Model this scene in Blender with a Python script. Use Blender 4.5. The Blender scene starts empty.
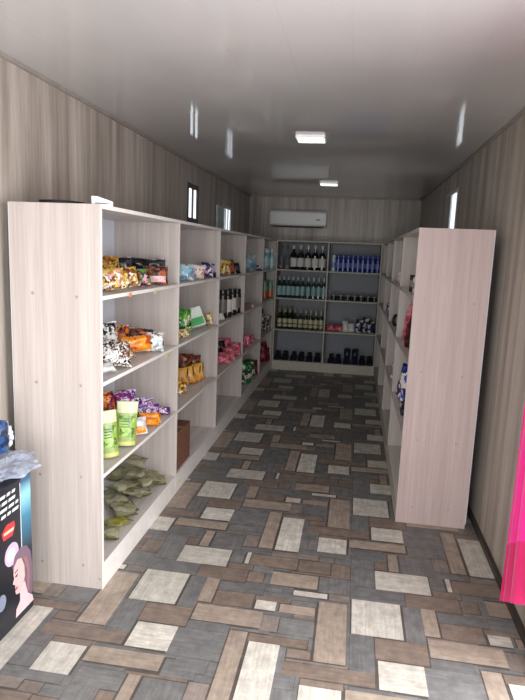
import bpy, math, random
from mathutils import Vector, Matrix, Euler, noise
random.seed(7)
PI = math.pi
scene = bpy.context.scene
COL = scene.collection

# ------------------------------------------------------------------ camera model
F, YAW, PITCH, ROLL, CH = 582.79, -.1517, -.1662, .0405, 1.6245
FW = Vector((math.sin(YAW)*math.cos(PITCH), math.cos(YAW)*math.cos(PITCH), math.sin(PITCH)))
R0 = Vector((math.cos(YAW), -math.sin(YAW), 0)); U0 = R0.cross(FW)
RT = R0*math.cos(ROLL)+U0*math.sin(ROLL); UP = -R0*math.sin(ROLL)+U0*math.cos(ROLL)
def at(px, py, axis, val):
    """point of a real surface (plane axis = val) seen at a place of the photograph"""
    d = FW+RT*((px-262.5)/F)-UP*((py-350)/F)
    c = Vector((0, 0, CH)); t = (val-c[axis])/d[axis]
    return c+d*t
cd = bpy.data.cameras.new('camera'); cam = bpy.data.objects.new('camera', cd); COL.objects.link(cam)
cd.sensor_fit = 'HORIZONTAL'; cd.sensor_width = 36; cd.lens = F/525*36; cd.clip_start = .02; cd.clip_end = 100
m = Matrix((RT, UP, -FW)).transposed().to_4x4(); m.translation = Vector((0, 0, CH)); cam.matrix_world = m
scene.camera = cam

# ------------------------------------------------------------------ materials
def lin(c):
    return tuple(((v/255)/12.92 if v/255 <= .04045 else (((v/255)+.055)/1.055)**2.4) for v in c)
def new_mat(name):
    m = bpy.data.materials.new(name); m.use_nodes = True
    nt = m.node_tree; return m, nt, nt.nodes['Principled BSDF']
def N(nt, t, **kw):
    n = nt.nodes.new(t)
    for k, v in kw.items(): setattr(n, k, v)
    return n
def coords(nt, scale=(1, 1, 1), kind='Object'):
    tc = N(nt, 'ShaderNodeTexCoord'); mp = N(nt, 'ShaderNodeMapping'); mp.inputs['Scale'].default_value = scale
    nt.links.new(tc.outputs[kind], mp.inputs['Vector']); return mp.outputs['Vector']
def ramp(nt, fac, stops, interp='LINEAR'):
    r = N(nt, 'ShaderNodeValToRGB'); r.color_ramp.interpolation = interp
    e = r.color_ramp.elements
    while len(e) < len(stops): e.new(.5)
    for i, (p, c) in enumerate(stops): e[i].position = p; e[i].color = (*c, 1)
    nt.links.new(fac, r.inputs['Fac']); return r.outputs['Color']
def tex_noise(nt, vec, scale=1, detail=4, rough=.55):
    n = N(nt, 'ShaderNodeTexNoise'); n.inputs['Scale'].default_value = scale; n.inputs['Detail'].default_value = detail
    n.inputs['Roughness'].default_value = rough; nt.links.new(vec, n.inputs['Vector']); return n.outputs['Fac']
def mixc(nt, a, b, fac, mode='MIX'):
    n = N(nt, 'ShaderNodeMix', data_type='RGBA', blend_type=mode)
    if isinstance(fac, (int, float)): n.inputs[0].default_value = fac
    else: nt.links.new(fac, n.inputs[0])
    for s, i in ((a, 6), (b, 7)):
        if isinstance(s, tuple): n.inputs[i].default_value = (*s, 1)
        else: nt.links.new(s, n.inputs[i])
    return n.outputs[2]
CACHE = {}
def plain(rgb, rough=.5, metal=0, var=.12, scale=18, alpha=1, trans=0, emit=0, spec=.5):
    key = ('p', rgb, rough, metal, var, scale, alpha, trans, emit)
    if key in CACHE: return CACHE[key]
    m, nt, b = new_mat('plain'); c = lin(rgb)
    f = tex_noise(nt, coords(nt), scale)
    col = ramp(nt, f, [(.3, tuple(v*(1-var) for v in c)), (.7, tuple(min(1, v*(1+var)) for v in c))])
    nt.links.new(col, b.inputs['Base Color']); b.inputs['Roughness'].default_value = rough
    b.inputs['Metallic'].default_value = metal; b.inputs['Alpha'].default_value = alpha
    b.inputs['Transmission Weight'].default_value = trans; b.inputs['Specular IOR Level'].default_value = spec
    if emit:
        b.inputs['Emission Color'].default_value = (*c, 1); b.inputs['Emission Strength'].default_value = emit
    CACHE[key] = m; return m
def printed(cols, scale=40, rough=.28, stretch=(1, 1, 1)):
    """printed plastic film: patches of the given colours"""
    key = ('f', tuple(cols), scale, rough, stretch)
    if key in CACHE: return CACHE[key]
    m, nt, b = new_mat('printed_film')
    vec = coords(nt, stretch)
    nz = N(nt, 'ShaderNodeTexNoise'); nz.inputs['Scale'].default_value = scale*.5; nt.links.new(vec, nz.inputs['Vector'])
    add = N(nt, 'ShaderNodeMix', data_type='RGBA'); add.inputs[0].default_value = .12
    nt.links.new(vec, add.inputs[6]); nt.links.new(nz.outputs['Color'], add.inputs[7])
    vo = N(nt, 'ShaderNodeTexVoronoi'); vo.inputs['Scale'].default_value = scale; nt.links.new(add.outputs[2], vo.inputs['Vector'])
    sp = N(nt, 'ShaderNodeSeparateColor'); nt.links.new(vo.outputs['Color'], sp.inputs['Color'])
    n = len(cols)
    col = ramp(nt, sp.outputs[0], [(i/n, lin(c)) for i, c in enumerate(cols)], 'CONSTANT')
    nt.links.new(col, b.inputs['Base Color']); b.inputs['Roughness'].default_value = rough
    CACHE[key] = m; return m

def wood(name, ca, cb, scale, rough=.45, fine=1.0):
    m, nt, b = new_mat(name)
    v = coords(nt, scale)
    f1 = tex_noise(nt, v, 1, 6, .65); f2 = tex_noise(nt, v, .22, 2)
    c1 = ramp(nt, f1, [(.3, lin(ca)), (.68, lin(cb))])
    c2 = ramp(nt, f2, [(.35, (.86, .85, .84)), (.65, (1, 1, 1))])
    nt.links.new(mixc(nt, c1, c2, 1., 'MULTIPLY'), b.inputs['Base Color'])
    b.inputs['Roughness'].default_value = rough
    return m
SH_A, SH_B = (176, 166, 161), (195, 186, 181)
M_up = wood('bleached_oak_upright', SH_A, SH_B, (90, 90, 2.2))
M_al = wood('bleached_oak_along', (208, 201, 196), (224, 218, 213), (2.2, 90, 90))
M_upr = wood('curtain_lit_oak_upright', (174, 154, 152), (190, 172, 170), (90, 90, 2.2))  # same oak with the curtain's pink bounce light put into its colour
M_edge = plain((240, 236, 230), .4, var=.05)
M_back = plain((206, 212, 220), .5, var=.04, scale=4)
M_cap = plain((152, 138, 130), .5)
M_capring = plain((176, 164, 156), .4)

def wall_mat():
    m, nt, b = new_mat('wall_laminate')
    v = coords(nt, (1, 1, .05))
    big = tex_noise(nt, v, 7, 3, .6); mid = tex_noise(nt, v, 24, 5, .7); fine = tex_noise(nt, v, 110, 3, .7)
    c = ramp(nt, big, [(.32, lin((148, 137, 128))), (.5, lin((180, 170, 160))), (.68, lin((202, 195, 186)))])
    c2 = ramp(nt, mid, [(.3, (.72, .69, .66)), (.55, (1, 1, 1)), (.8, (1.0, 1, 1))])
    c3 = ramp(nt, fine, [(.3, (.82, .80, .79)), (.6, (1, 1, 1))])
    x = mixc(nt, c, c2, .85, 'MULTIPLY'); x = mixc(nt, x, c3, .8, 'MULTIPLY')
    nt.links.new(x, b.inputs['Base Color']); b.inputs['Roughness'].default_value = .38
    return m
M_wall = wall_mat()
def ceil_mat():
    m, nt, b = new_mat('glossy_ceiling_panels')
    v = coords(nt)
    sep = N(nt, 'ShaderNodeSeparateXYZ'); nt.links.new(v, sep.inputs[0])
    # lengthwise joints every 25 cm
    md = N(nt, 'ShaderNodeMath', operation='MODULO'); md.inputs[1].default_value = .25
    ad = N(nt, 'ShaderNodeMath', operation='ADD'); ad.inputs[1].default_value = 10.07
    nt.links.new(sep.outputs['X'], ad.inputs[0]); nt.links.new(ad.outputs[0], md.inputs[0])
    gt = N(nt, 'ShaderNodeMath', operation='LESS_THAN'); gt.inputs[1].default_value = .003; nt.links.new(md.outputs[0], gt.inputs[0])
    f = tex_noise(nt, v, 1.3, 2)
    c = ramp(nt, f, [(.3, lin((184, 181, 180))), (.7, lin((192, 189, 188)))])
    nt.links.new(mixc(nt, c, lin((182, 179, 178)), gt.outputs[0]), b.inputs['Base Color'])
    b.inputs['Roughness'].default_value = .07; b.inputs['IOR'].default_value = 1.55
    wv = tex_noise(nt, coords(nt, (9, .7, 1)), 1, 1)
    bp = N(nt, 'ShaderNodeBump'); bp.inputs['Strength'].default_value = .03; bp.inputs['Distance'].default_value = .02
    nt.links.new(wv, bp.inputs['Height']); nt.links.new(bp.outputs[0], b.inputs['Normal'])
    return m
M_ceil = ceil_mat()

# ------------------------------------------------------------------ mesh building
class MB:
    def __init__(s): s.v = []; s.f = []; s.c = []
    def add(s, vs, fs, col=None):
        o = len(s.v); s.v += [tuple(p) for p in vs]; s.f += [tuple(i+o for i in f) for f in fs]
        s.c += [col]*len(fs); return s
    def box(s, x0, x1, y0, y1, z0, z1, b=0):
        if b <= 0:
            vs = [(x, y, z) for z in (z0, z1) for y in (y0, y1) for x in (x0, x1)]
            return s.add(vs, [(0, 2, 3, 1), (4, 5, 7, 6), (0, 1, 5, 4), (2, 6, 7, 3), (0, 4, 6, 2), (1, 3, 7, 5)])
        # chamfered along all edges
        b = min(b, (x1-x0)/2.01, (y1-y0)/2.01, (z1-z0)/2.01)
        import itertools
        vs = []; idx = {}
        for sx, sy, sz in itertools.product((0, 1), repeat=3):
            X, Y, Z = (x0, x1)[sx], (y0, y1)[sy], (z0, z1)[sz]
            ix, iy, iz = X+(b if sx == 0 else -b), Y+(b if sy == 0 else -b), Z+(b if sz == 0 else -b)
            for a, p in (('x', (X, iy, iz)), ('y', (ix, Y, iz)), ('z', (ix, iy, Z))):
                idx[(sx, sy, sz, a)] = len(vs); vs.append(p)
        fs = []
        I = lambda x, y, z, a: idx[(x, y, z, a)]
        for q in (0, 1):
            f = [I(q, 0, 0, 'x'), I(q, 1, 0, 'x'), I(q, 1, 1, 'x'), I(q, 0, 1, 'x')]; fs.append(f if q else f[::-1])
            f = [I(0, q, 0, 'y'), I(0, q, 1, 'y'), I(1, q, 1, 'y'), I(1, q, 0, 'y')]; fs.append(f if q else f[::-1])
            f = [I(0, 0, q, 'z'), I(1, 0, q, 'z'), I(1, 1, q, 'z'), I(0, 1, q, 'z')]; fs.append(f if q else f[::-1])
        for p in (0, 1):
            for q in (0, 1):
                f = [I(0, p, q, 'y'), I(1, p, q, 'y'), I(1, p, q, 'z'), I(0, p, q, 'z')]; fs.append(f if (p ^ q) else f[::-1])
                f = [I(p, 0, q, 'x'), I(p, 0, q, 'z'), I(p, 1, q, 'z'), I(p, 1, q, 'x')]; fs.append(f if not (p ^ q) else f[::-1])
                f = [I(p, q, 0, 'x'), I(p, q, 1, 'x'), I(p, q, 1, 'y'), I(p, q, 0, 'y')]; fs.append(f if not (p ^ q) else f[::-1])
        for sx, sy, sz in itertools.product((0, 1), repeat=3):
            f = [I(sx, sy, sz, 'x'), I(sx, sy, sz, 'y'), I(sx, sy, sz, 'z')]; fs.append(f if (sx ^ sy ^ sz) else f[::-1])
        return s.add(vs, fs)
    def lathe(s, prof, n=16, cx=0, cy=0, capb=True, capt=True, a0=0, a1=2*PI):
        full = abs(a1-a0-2*PI) < 1e-6; k = n if full else n+1
        vs = [(cx+r*math.cos(a0+(a1-a0)*i/n), cy+r*math.sin(a0+(a1-a0)*i/n), z) for r, z in prof for i in range(k)]
        fs = []
        for j in range(len(prof)-1):
            for i in range(n):
                i2 = (i+1) % k if full else i+1
                fs.append((j*k+i, j*k+i2, (j+1)*k+i2, (j+1)*k+i))
        if capb and full: fs.append(tuple(range(k))[::-1])
        if capt and full: fs.append(tuple((len(prof)-1)*k+i for i in range(k)))
        return s.add(vs, fs)
    def poly(s, pts, d):
        """prism: outline pts [(x,z)] in the xz plane from y=0 to y=d"""
        n = len(pts)
        vs = [(x, 0, z) for x, z in pts]+[(x, d, z) for x, z in pts]
        fs = [tuple(range(n)), tuple(range(n, 2*n))[::-1]]+[(i, i+n, (i+1) % n+n, (i+1) % n) for i in range(n)]
        return s.add(vs, fs)
    def grid(s, fn, nu, nv, close_u=False):
        k = nu if close_u else nu+1
        vs = [fn(i/nu, j/nv) for j in range(nv+1) for i in range(k)]
        fs = [(j*k+i, j*k+(i+1) % k, (j+1)*k+(i+1) % k, (j+1)*k+i) for j in range(nv) for i in range(nu)]
        return s.add(vs, fs)
    def mesh(s, name, mat, smooth=False):
        me = bpy.data.meshes.new(name); me.from_pydata(s.v, [], s.f); me.materials.append(mat)
        if smooth:
            for p in me.polygons: p.use_smooth = True
        me.update(); return me
    def build(s, name, mat, parent=None, loc=(0, 0, 0), rot=(0, 0, 0), smooth=False):
        o = bpy.data.objects.new(name, s.mesh(name, mat, smooth)); COL.objects.link(o)
        o.parent = parent; o.location = loc; o.rotation_euler = rot; return o
def tag(o, label=None, cat=None, group=None, kind=None):
    if label: o['label'] = label
    if cat: o['category'] = cat
    if group: o['group'] = group
    if kind: o['kind'] = kind
    return o
def empty(name, loc, rot=(0, 0, 0)):
    o = bpy.data.objects.new(name, None); COL.objects.link(o); o.location = loc; o.rotation_euler = rot
    o.empty_display_size = .05; return o
def struct(o): o['kind'] = 'structure'; return o
def copy_tree(o, parent=None):
    c = o.copy(); COL.objects.link(c); c.parent = parent
    for ch in [x for x in COL.objects if x.parent == o]: copy_tree(ch, c)
    return c

# ------------------------------------------------------------------ room
WL, WR, HC, YF, YB = -1.58, .84, 2.43, -.45, 8.55
def side_wall(name, xa, xb, holes):
    mb = MB(); y = YF
    for y0, y1, z0, z1 in sorted(holes):
        mb.box(xa, xb, y, y0, 0, HC); mb.box(xa, xb, y0, y1, 0, z0); mb.box(xa, xb, y0, y1, z1, HC); y = y1
    mb.box(xa, xb, y, YB, 0, HC)
    return struct(mb.build(name, M_wall))
W1 = (5.36, 5.745, 1.875, 2.235); W2 = (6.80, 7.28, 1.80, 2.15); W3 = (5.46, 6.12, 1.86, 2.25)
side_wall('wall_left', WL-.012, WL, [W1, W2]); mb = MB()
SD = (.35, 2.15, 2.08)                                     # side doorway, out of the frame to the right
for y0, y1, z0, z1 in ((YF, SD[0], 0, HC), (SD[0], SD[1], SD[2], HC), (SD[1], W3[0], 0, HC), (W3[0], W3[1], 0, W3[2]), (W3[0], W3[1], W3[3], HC), (W3[1], YB, 0, HC)): mb.box(WR, WR+.012, y0, y1, z0, z1)
struct(mb.build('wall_right', M_wall))
mb = MB(); mb.box(WR-.006, WR+.05, SD[0]-.04, SD[0], 0, SD[2]+.04).box(WR-.006, WR+.05, SD[1], SD[1]+.04, 0, SD[2]+.04).box(WR-.006, WR+.05, SD[0], SD[1], SD[2], SD[2]+.04)
struct(mb.build('door_1', plain((210, 208, 204), .4)))
struct(MB().box(WL-.08, WR+.08, YB, YB+.08, 0, HC).build('wall_back', M_wall))
struct(MB().box(WL-.08, WR+.08, YF, YB+.08, HC, HC+.05).build('ceiling', M_ceil))
dark_trim = plain((52, 46, 43), .5); pale_trim = plain((150, 142, 134), .4)
struct(MB().box(WR-.022, WR, SD[1]+.041, YB, 0, .035).build('baseboard_right', dark_trim))
struct(MB().box(WL, WL+.022, YF, YB, 0, .035).build('baseboard_left', dark_trim))
struct(MB().box(WL, WL+.018, YF, YB, HC-.018, HC).build('trim_1', pale_trim))
struct(MB().box(WR-.018, WR, YF, YB, HC-.018, HC).build('trim_2', pale_trim))
struct(MB().box(WL+.018, WR-.018, YB-.018, YB, HC-.018, HC).build('trim_3', pale_trim))

# windows
M_frame = plain((70, 62, 60), .4); M_wframe = plain((196, 200, 202), .35)
def glass_mat():
    m, nt, b = new_mat('window_glass'); b.inputs['Roughness'].default_value = .05
    b.inputs['Base Color'].default_value = (.95, .97, 1, 1); b.inputs['Transmission Weight'].default_value = 1; b.inputs['IOR'].default_value = 1.05
    f = tex_noise(nt, coords(nt), 3); r = ramp(nt, f, [(0, (.03, .03, .03)), (1, (.08, .08, .08))]); nt.links.new(r, b.inputs['Roughness'])
    return m
M_glass = glass_mat()
def window(name, xin, sgn, W, fr, mull, fmat):
    """opening W in the wall whose room face is x = xin; sgn points outwards"""
    y0, y1, z0, z1 = W; root = struct(empty(name, (xin, (y0+y1)/2, z0)))
    cy = (y0+y1)/2; hy = (y1-y0)/2; h = z1-z0
    xs = sorted((-sgn*.004, sgn*.012))
    mb = MB(); mb.box(*xs, -hy, hy, 0, fr); mb.box(*xs, -hy, hy, h-fr, h)
    mb.box(*xs, -hy, -hy+fr, fr, h-fr); mb.box(*xs, hy-fr, hy, fr, h-fr); mb.build('window_frame', fmat, root)
    for mm in mull: MB().box(*xs, mm-.012, mm+.012, fr, h-fr).build('mullion', fmat, root)
    xp = sorted((sgn*.006, sgn*.008)); MB().box(*xp, -hy+fr, hy-fr, fr, h-fr).build('pane', M_glass, root)
    # sill board lying in the opening
    xs2 = sorted((-sgn*.014, sgn*.0)); MB().box(*xs2, -hy, hy, -.012, 0).build('sill', fmat, root)
    return root
w1 = window('window_1', WL, -1, W1, .045, [.0], M_frame)
w2 = window('window_2', WL, -1, W2, .03, [-.06, .08], M_wframe)
w3 = window('window_3', WR, 1, W3, .03, [.04], M_wframe)
# opened sash of the second window, swung in along the wall
MB().box(-.002, .004, .055, .30, .03, .36).build('sash', plain((150, 156, 156), .3), w3)
frost = plain((176, 196, 198), .25, alpha=.85)
sash = MB().box(.012, .03, -.60, -.25, .0, .02).box(.012, .03, -.60, -.25, .30, .32).box(.012, .03, -.60, -.58, .02, .30).box(.012, .03, -.27, -.25, .02, .30).build('sash', M_wframe, w2)
MB().box(.018, .024, -.58, -.27, .02, .30).build('pane', frost, sash)

# ------------------------------------------------------------------ floor: patchwork vinyl, pattern repeats every 1.037 x 1.2 m
PX, PY = 1.037, 1.2
WH, TA, BR, SL, GB = 'white', 'tan', 'brown', 'slate', 'greybrown'
TILES = [(-.840, -.565, 2.727, 2.907, WH), (-.957, -.725, 2.349, 2.619, WH), (-.848, -.658, 2.037, 2.207, WH), (-.114, .053, 3.02, 3.195, WH),
 (-.63, -.313, 2.275, 2.40, TA), (-.976, -.656, 1.918, 2.015, TA), (-.19, .181, 2.03, 2.115, BR), (-.072, .065, 2.132, 2.558, TA),
 (-.347, -.209, 2.977, 3.396, WH), (-.44, -.355, 2.976, 3.448, TA), (-.766, -.708, 2.91, 3.093, TA), (-.365, -.262, 2.417, 2.495, WH),
 (-.20, -.03, 2.572, 2.62, WH), (-.324, -.082, 2.637, 2.764, TA), (-.25, -.08, 2.422, 2.492, TA), (-.485, -.456, 2.79, 2.915, WH), (-.637, -.565, 2.41, 2.618, TA)]
def floor_build():
    rnd = random.Random(11)
    nx, ny = 60, 60; cx, cy = PX/nx, PY/ny
    occ = [[False]*ny for _ in range(nx)]
    X0, Y0 = -.96, 1.95
    for x0, x1, y0, y1, c in TILES:
        for i in range(round((x0-X0)/cx), round((x1-X0)/cx)):
            for j in range(round((y0-Y0)/cy), round((y1-Y0)/cy)): occ[i % nx][j % ny] = True
    fill = []
    sizes = [(5, 21), (8, 21), (15, 5), (15, 9), (10, 10), (20, 6), (5, 12), (10, 15), (13, 13)]
    for i in range(nx):
        for j in range(ny):
            if occ[i][j]: continue
            mw, mh = rnd.choice(sizes); w = 1
            while w < mw and not occ[(i+w) % nx][j]: w += 1
            h = 1
            while h < mh and all(not occ[(i+a) % nx][(j+h) % ny] for a in range(w)): h += 1
            for a in range(w):
                for b in range(h): occ[(i+a) % nx][(j+b) % ny] = True
            c = rnd.choices([SL, BR, GB], [5, 3, 1.6])[0]
            if w*h < 12: c = SL
            fill.append((X0+i*cx, X0+(i+w)*cx, Y0+j*cy, Y0+(j+h)*cy, c))
    me_v = []; me_f = []; me_c = []
    base = {WH: (202, 199, 189), TA: (164, 151, 137), BR: (129, 116, 105), SL: (116, 117, 116), GB: (132, 123, 116)}
    x_lo, x_hi, y_lo, y_hi = WL, WR, YF, YB
    def put(x0, x1, y0, y1, z, col, a):
        sh = lambda x, y: y-.035*x
        xa, xb = max(x0, x_lo), min(x1, x_hi)
        if xa >= xb: return
        ya, yb = y0-.035*(x0+x1)/2, y1-.035*(x0+x1)/2
        ya, yb = max(ya, y_lo), min(yb, y_hi)
        if ya >= yb: return
        o = len(me_v); me_v.extend([(xa, ya, z), (xb, ya, z), (xb, yb, z), (xa, yb, z)]); me_f.append((o, o+1, o+2, o+3)); me_c.append((*col, a))
    me_v.extend([(x_lo, y_lo, 0), (x_hi, y_lo, 0), (x_hi, y_hi, 0), (x_lo, y_hi, 0)]); me_f.append((0, 1, 2, 3)); me_c.append((*lin((88, 82, 78)), .5))
    g = .0035
    for kx in range(-2, 3):
        for ky in range(-3, 7):
            for lst, z in ((fill, .0003), (TILES, .0006)):
                for x0, x1, y0, y1, c in lst:
                    k = rnd.uniform(.9, 1.1); col = tuple(v*k for v in lin(base[c]))
                    gg = g if c != SL else .001
                    put(x0+kx*PX+gg, x1+kx*PX-gg, y0+ky*PY+gg, y1+ky*PY-gg, z, col, 1. if (x1-x0) > (y1-y0) else 0.)
    me = bpy.data.meshes.new('floor'); me.from_pydata(me_v, [], me_f)
    ca = me.attributes.new('tile', 'FLOAT_COLOR', 'CORNER')
    k = 0
    for p, c in zip(me.polygons, me_c):
        for _ in p.loop_indices: ca.data[k].color = c; k += 1
    m, nt, b = new_mat('patchwork_vinyl')
    at_ = N(nt, 'ShaderNodeAttribute', attribute_name='tile')
    va, vb = coords(nt, (5, 70, 1)), coords(nt, (70, 5, 1))
    fa = tex_noise(nt, va, 1, 5, .7); fb = tex_noise(nt, vb, 1, 5, .7)
    mx = N(nt, 'ShaderNodeMix'); nt.links.new(at_.outputs['Alpha'], mx.inputs[0]); nt.links.new(fb, mx.inputs[2]); nt.links.new(fa, mx.inputs[3])
    gr = ramp(nt, mx.outputs[0], [(.25, (.74, .72, .71)), (.62, (1.06, 1.06, 1.06))])
    bl = ramp(nt, tex_noise(nt, coords(nt), 16, 6, .7), [(.32, (.70, .69, .70)), (.68, (1.14, 1.13, 1.12))])
    c = mixc(nt, at_.outputs['Color'], gr, 1., 'MULTIPLY'); c = mixc(nt, c, bl, 1., 'MULTIPLY')
    nt.links.new(c, b.inputs['Base Color']); b.inputs['Roughness'].default_value = .42
    rr = ramp(nt, tex_noise(nt, coords(nt), 14, 3), [(.3, (.33,)*3), (.7, (.5,)*3)]); nt.links.new(rr, b.inputs['Roughness'])
    me.materials.append(m)
    o = bpy.data.objects.new('floor', me); COL.objects.link(o); struct(o)
floor_build()

# ------------------------------------------------------------------ shelving units
H = 1.8; T = .018; LV = [.13, .573, 1.012, 1.404]            # upper faces of the boards
def shelving(name, loc, rz, bays, D, label, end_mat=None, M_back=M_back, M_edge=M_edge):
    """local: x along the run, front face at y=0 looking to -y, back at y=D"""
    root = empty(name, loc, (0, 0, rz)); tag(root, label, 'shelving unit')
    Wd = bays[-1]; shelves = {}
    for i, x in enumerate(bays):
        first, last = i == 0, i == len(bays)-1
        x0 = 0 if first else (Wd-T if last else x-T/2)
        nm = 'side_panel' if first or last else 'divider'
        p = MB().box(x0, x0+T, 0, D-.004, 0, H-T if nm == 'divider' else H, .0012).build(nm, end_mat if last and end_mat else M_up, root)
        MB().box(x0, x0+T, -.0008, .0, .0, H-T if nm == 'divider' else H).build('edge_band', M_edge, p)
    MB().box(T, Wd-T, 0, D-.004, H-T, H, .0012).build('top_board', M_al, root)
    MB().box(T, Wd-T, -.0008, 0, H-T, H).build('edge_band', M_edge, root)
    MB().box(.002, Wd-.002, D-.004, D, .03, H-.002).build('back_panel', M_back, root)
    for i in range(len(bays)-1):
        a = bays[i]+(T if i == 0 else T/2); b = bays[i+1]-(T if i == len(bays)-2 else T/2)
        for k, z in enumerate(LV):
            nm = 'bottom_board' if k == 0 else 'shelf'
            s = MB().box(a, b, .0 if k else .0, D-.004, z-T, z).build(nm, M_al, root)
            MB().box(a, b, -.0008, 0, z-T, z).build('edge_band', M_edge, s); shelves[(i, k)] = s
        MB().box(a, b, .0, .016, 0, LV[0]-T).build('plinth', M_edge, root)
    return root, shelves
XL, XR, YLE, YRE, YBK = -1.099, .345, 2.4214, 3.508, 8.03
DL, DR = .431, .42
bl = [0, 3.58-YLE, 4.70-YLE, 5.83-YLE, 6.99-YLE, YBK-YLE]
left, lsh = shelving('shelving_unit', (XL, YLE, 0), PI/2, bl, DL, 'long pale oak shelving unit of five bays along the left wall')
back, bsh = shelving('shelving_unit', (-1.092, YBK+.006, 0), 0, [0, .712, 1.43], .42, 'two bay pale shelving unit with bottles against the back wall', M_back=plain((126, 130, 138), .5, var=.05, scale=4), M_edge=plain((178, 174, 160), .45, var=.05))  # back panel colour darkened to carry the shade inside the unit
right, rsh = shelving('shelving_unit', (XR, YBK, 0), -PI/2, [0, 1.13, 2.26, 3.39, YBK-YRE], DR, 'pale shelving unit along the right wall, blank end panel facing the door', M_upr, M_edge=plain((196, 188, 176), .45, var=.05))
# screw caps on the two end panels that face the door
def cap(px, py, y, root):
    p = at(px, py, 1, y); l = root.matrix_basis.inverted() @ p
    lx = -.0012 if root is left else (YBK-YRE)+.0012
    o = MB().lathe([(.0055, 0), (.0055, .0012), (.004, .002)], 12).build('screw_cap', M_cap, root, (lx if root is left else lx-.0012, l.y, l.z), (0, (-PI/2 if root is left else PI/2), 0))
    MB().lathe([(.0085, 0), (.0085, .0006)], 12).build('rim', M_capring, o, (0, 0, 0))
bpy.context.view_layer.update()
for q in ((77, 297), (36.7, 382), (81, 385.7), (33, 293), (40.7, 474), (81.4, 477), (43, 560.7), (83.6, 565), (100.2, 579)): cap(*q, YLE, left)
for q in ((412, 506.7), (448, 509.5), (461, 520.4), (425, 300), (474, 304), (421, 372), (462, 377), (417, 440), (456, 444)): cap(*q, YRE, right)
# price stickers on the shelf edges
def sticker(px, py, key, rgb):
    p = at(px, py, 0, XL); l = left.matrix_basis.inverted() @ p
    tag(MB().box(l.x-.02, l.x+.02, -.0018, -.0009, l.z-.011, l.z+.009).build('price_sticker', plain(rgb, .5), lsh[key]), 'coloured price sticker')
sticker(130, 294.5, (0, 3), (232, 150, 120)); sticker(155, 291.8, (0, 3), (214, 216, 130)); sticker(166, 356, (0, 2), (224, 216, 120)); sticker(179.5, 481, (1, 0), (226, 226, 140))

# ------------------------------------------------------------------ packages
def bag_fn(w, h, t, seed, side, v0=0., v1=1., wr=1.):
    def fn(a, b):
        u = a*2-1; v = (v0+(v1-v0)*b); q = v*2-1
        th = t/2*max(0, 1-abs(u)**2.6)**.62*max(0, 1-abs(q)**3.2)**.75
        n = noise.noise(Vector((u*2.2+seed*3.1, q*2.6, seed*1.7+side)))+.6*noise.noise(Vector((u*5+seed, q*5, side*3+seed)))
        x = u*w/2*(1-.07*(1-q*q)+.05*noise.noise(Vector((q*2, seed, side*.1)))); z = v*h+.02*h*noise.noise(Vector((u*1.5, seed*2, q)))
        th *= 1+.22*n*wr; bend = .006*noise.noise(Vector((u, q, seed*2.3)))*wr
        return (x, side*(th+.0006)+bend, z)
    return fn
def seal_mesh(w, h, v0, v1, seed):
    mb = MB(); n = 16
    top = v1 > .9
    pts = []
    for i in range(n+1):
        u = i/n*2-1; zz = .004 if i % 2 else 0
        e = (v1*h-zz) if top else (v0*h+zz); o = (v0 if top else v1)*h
        yb = .006*noise.noise(Vector((u, (1 if top else -1), seed*2.3)))
        ww = w/2*(1-.02)
        pts.append(((u*ww, yb, o), (u*ww, yb, e)))
    for yo in (-.0012, .0012):
        vs = [(x, y+yo, z) for pr in pts for (x, y, z) in pr]
        mb.add(vs, [(2*i, 2*i+2, 2*i+3, 2*i+1) for i in range(n)])
    return mb
def bag(name, loc, w, h, t, mat, yaw=0, lean=0, label='', cat='snack bag', group=None, seal=None, roll=0, wr=1., seed=None, single=False, patch=None):
    seed = random.random()*40 if seed is None else seed
    if cat != 'sachet': w, h, t = w*1.1, h*1.1, t*1.3; roll += D(random.uniform(-9, 9))
    rot = (lean, roll, yaw)
    nu, nv = 12, 14
    def body(v0, v1):
        mb = MB(); mb.grid(bag_fn(w, h, t, seed, -1, v0, v1, wr), nu, nv)
        f = bag_fn(w, h, t, seed, 1, v0, v1, wr); mb.grid(lambda a, b: f(1-a, b), nu, nv); return mb
    if single:
        o = body(0, 1).build(name, mat, None, loc, rot, True)
    else:
        o = empty(name, loc, rot)
        body(.06, .94).build('wrapper', mat, o, smooth=True)
        sm = seal or mat
        seal_mesh(w, h, .93, 1., seed).build('crimped_seal', sm, o); seal_mesh(w, h, 0, .07, seed).build('crimped_seal', sm, o)
        if patch:
            f = bag_fn(w*.99, h, t*1.02, seed, -1, patch[0], patch[1], wr)
            MB().grid(lambda a, b: (lambda p: (p[0], p[1]-.0012, p[2]))(f(.12+.76*a, b)), 8, 6).build('printed_panel', patch[2], o, smooth=True)
    tag(o, label, cat, group); return o
def on(px, py, z, xr=(-1.5, -1.12)):
    p = at(px, py, 2, z)
    if not xr[0]+.12 <= p.x <= xr[1]-.03: p = at(px, py, 0, max(xr[0]+.12, min(xr[1]-.03, p.x)))
    for e, ye in zip((178, 219, 245, 262.5, 275), (3.58, 4.70, 5.83, 6.99, 8.03)):
        if px < e:
            if p.y > ye-.075: p = at(px, py, 1, ye-.075); p.x = max(xr[0]+.05, min(xr[1], p.x))
            break
    p.z = z; return p
L1, L2, L3, L0 = LV[3], LV[2], LV[1], LV[0]
D = math.radians
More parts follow.
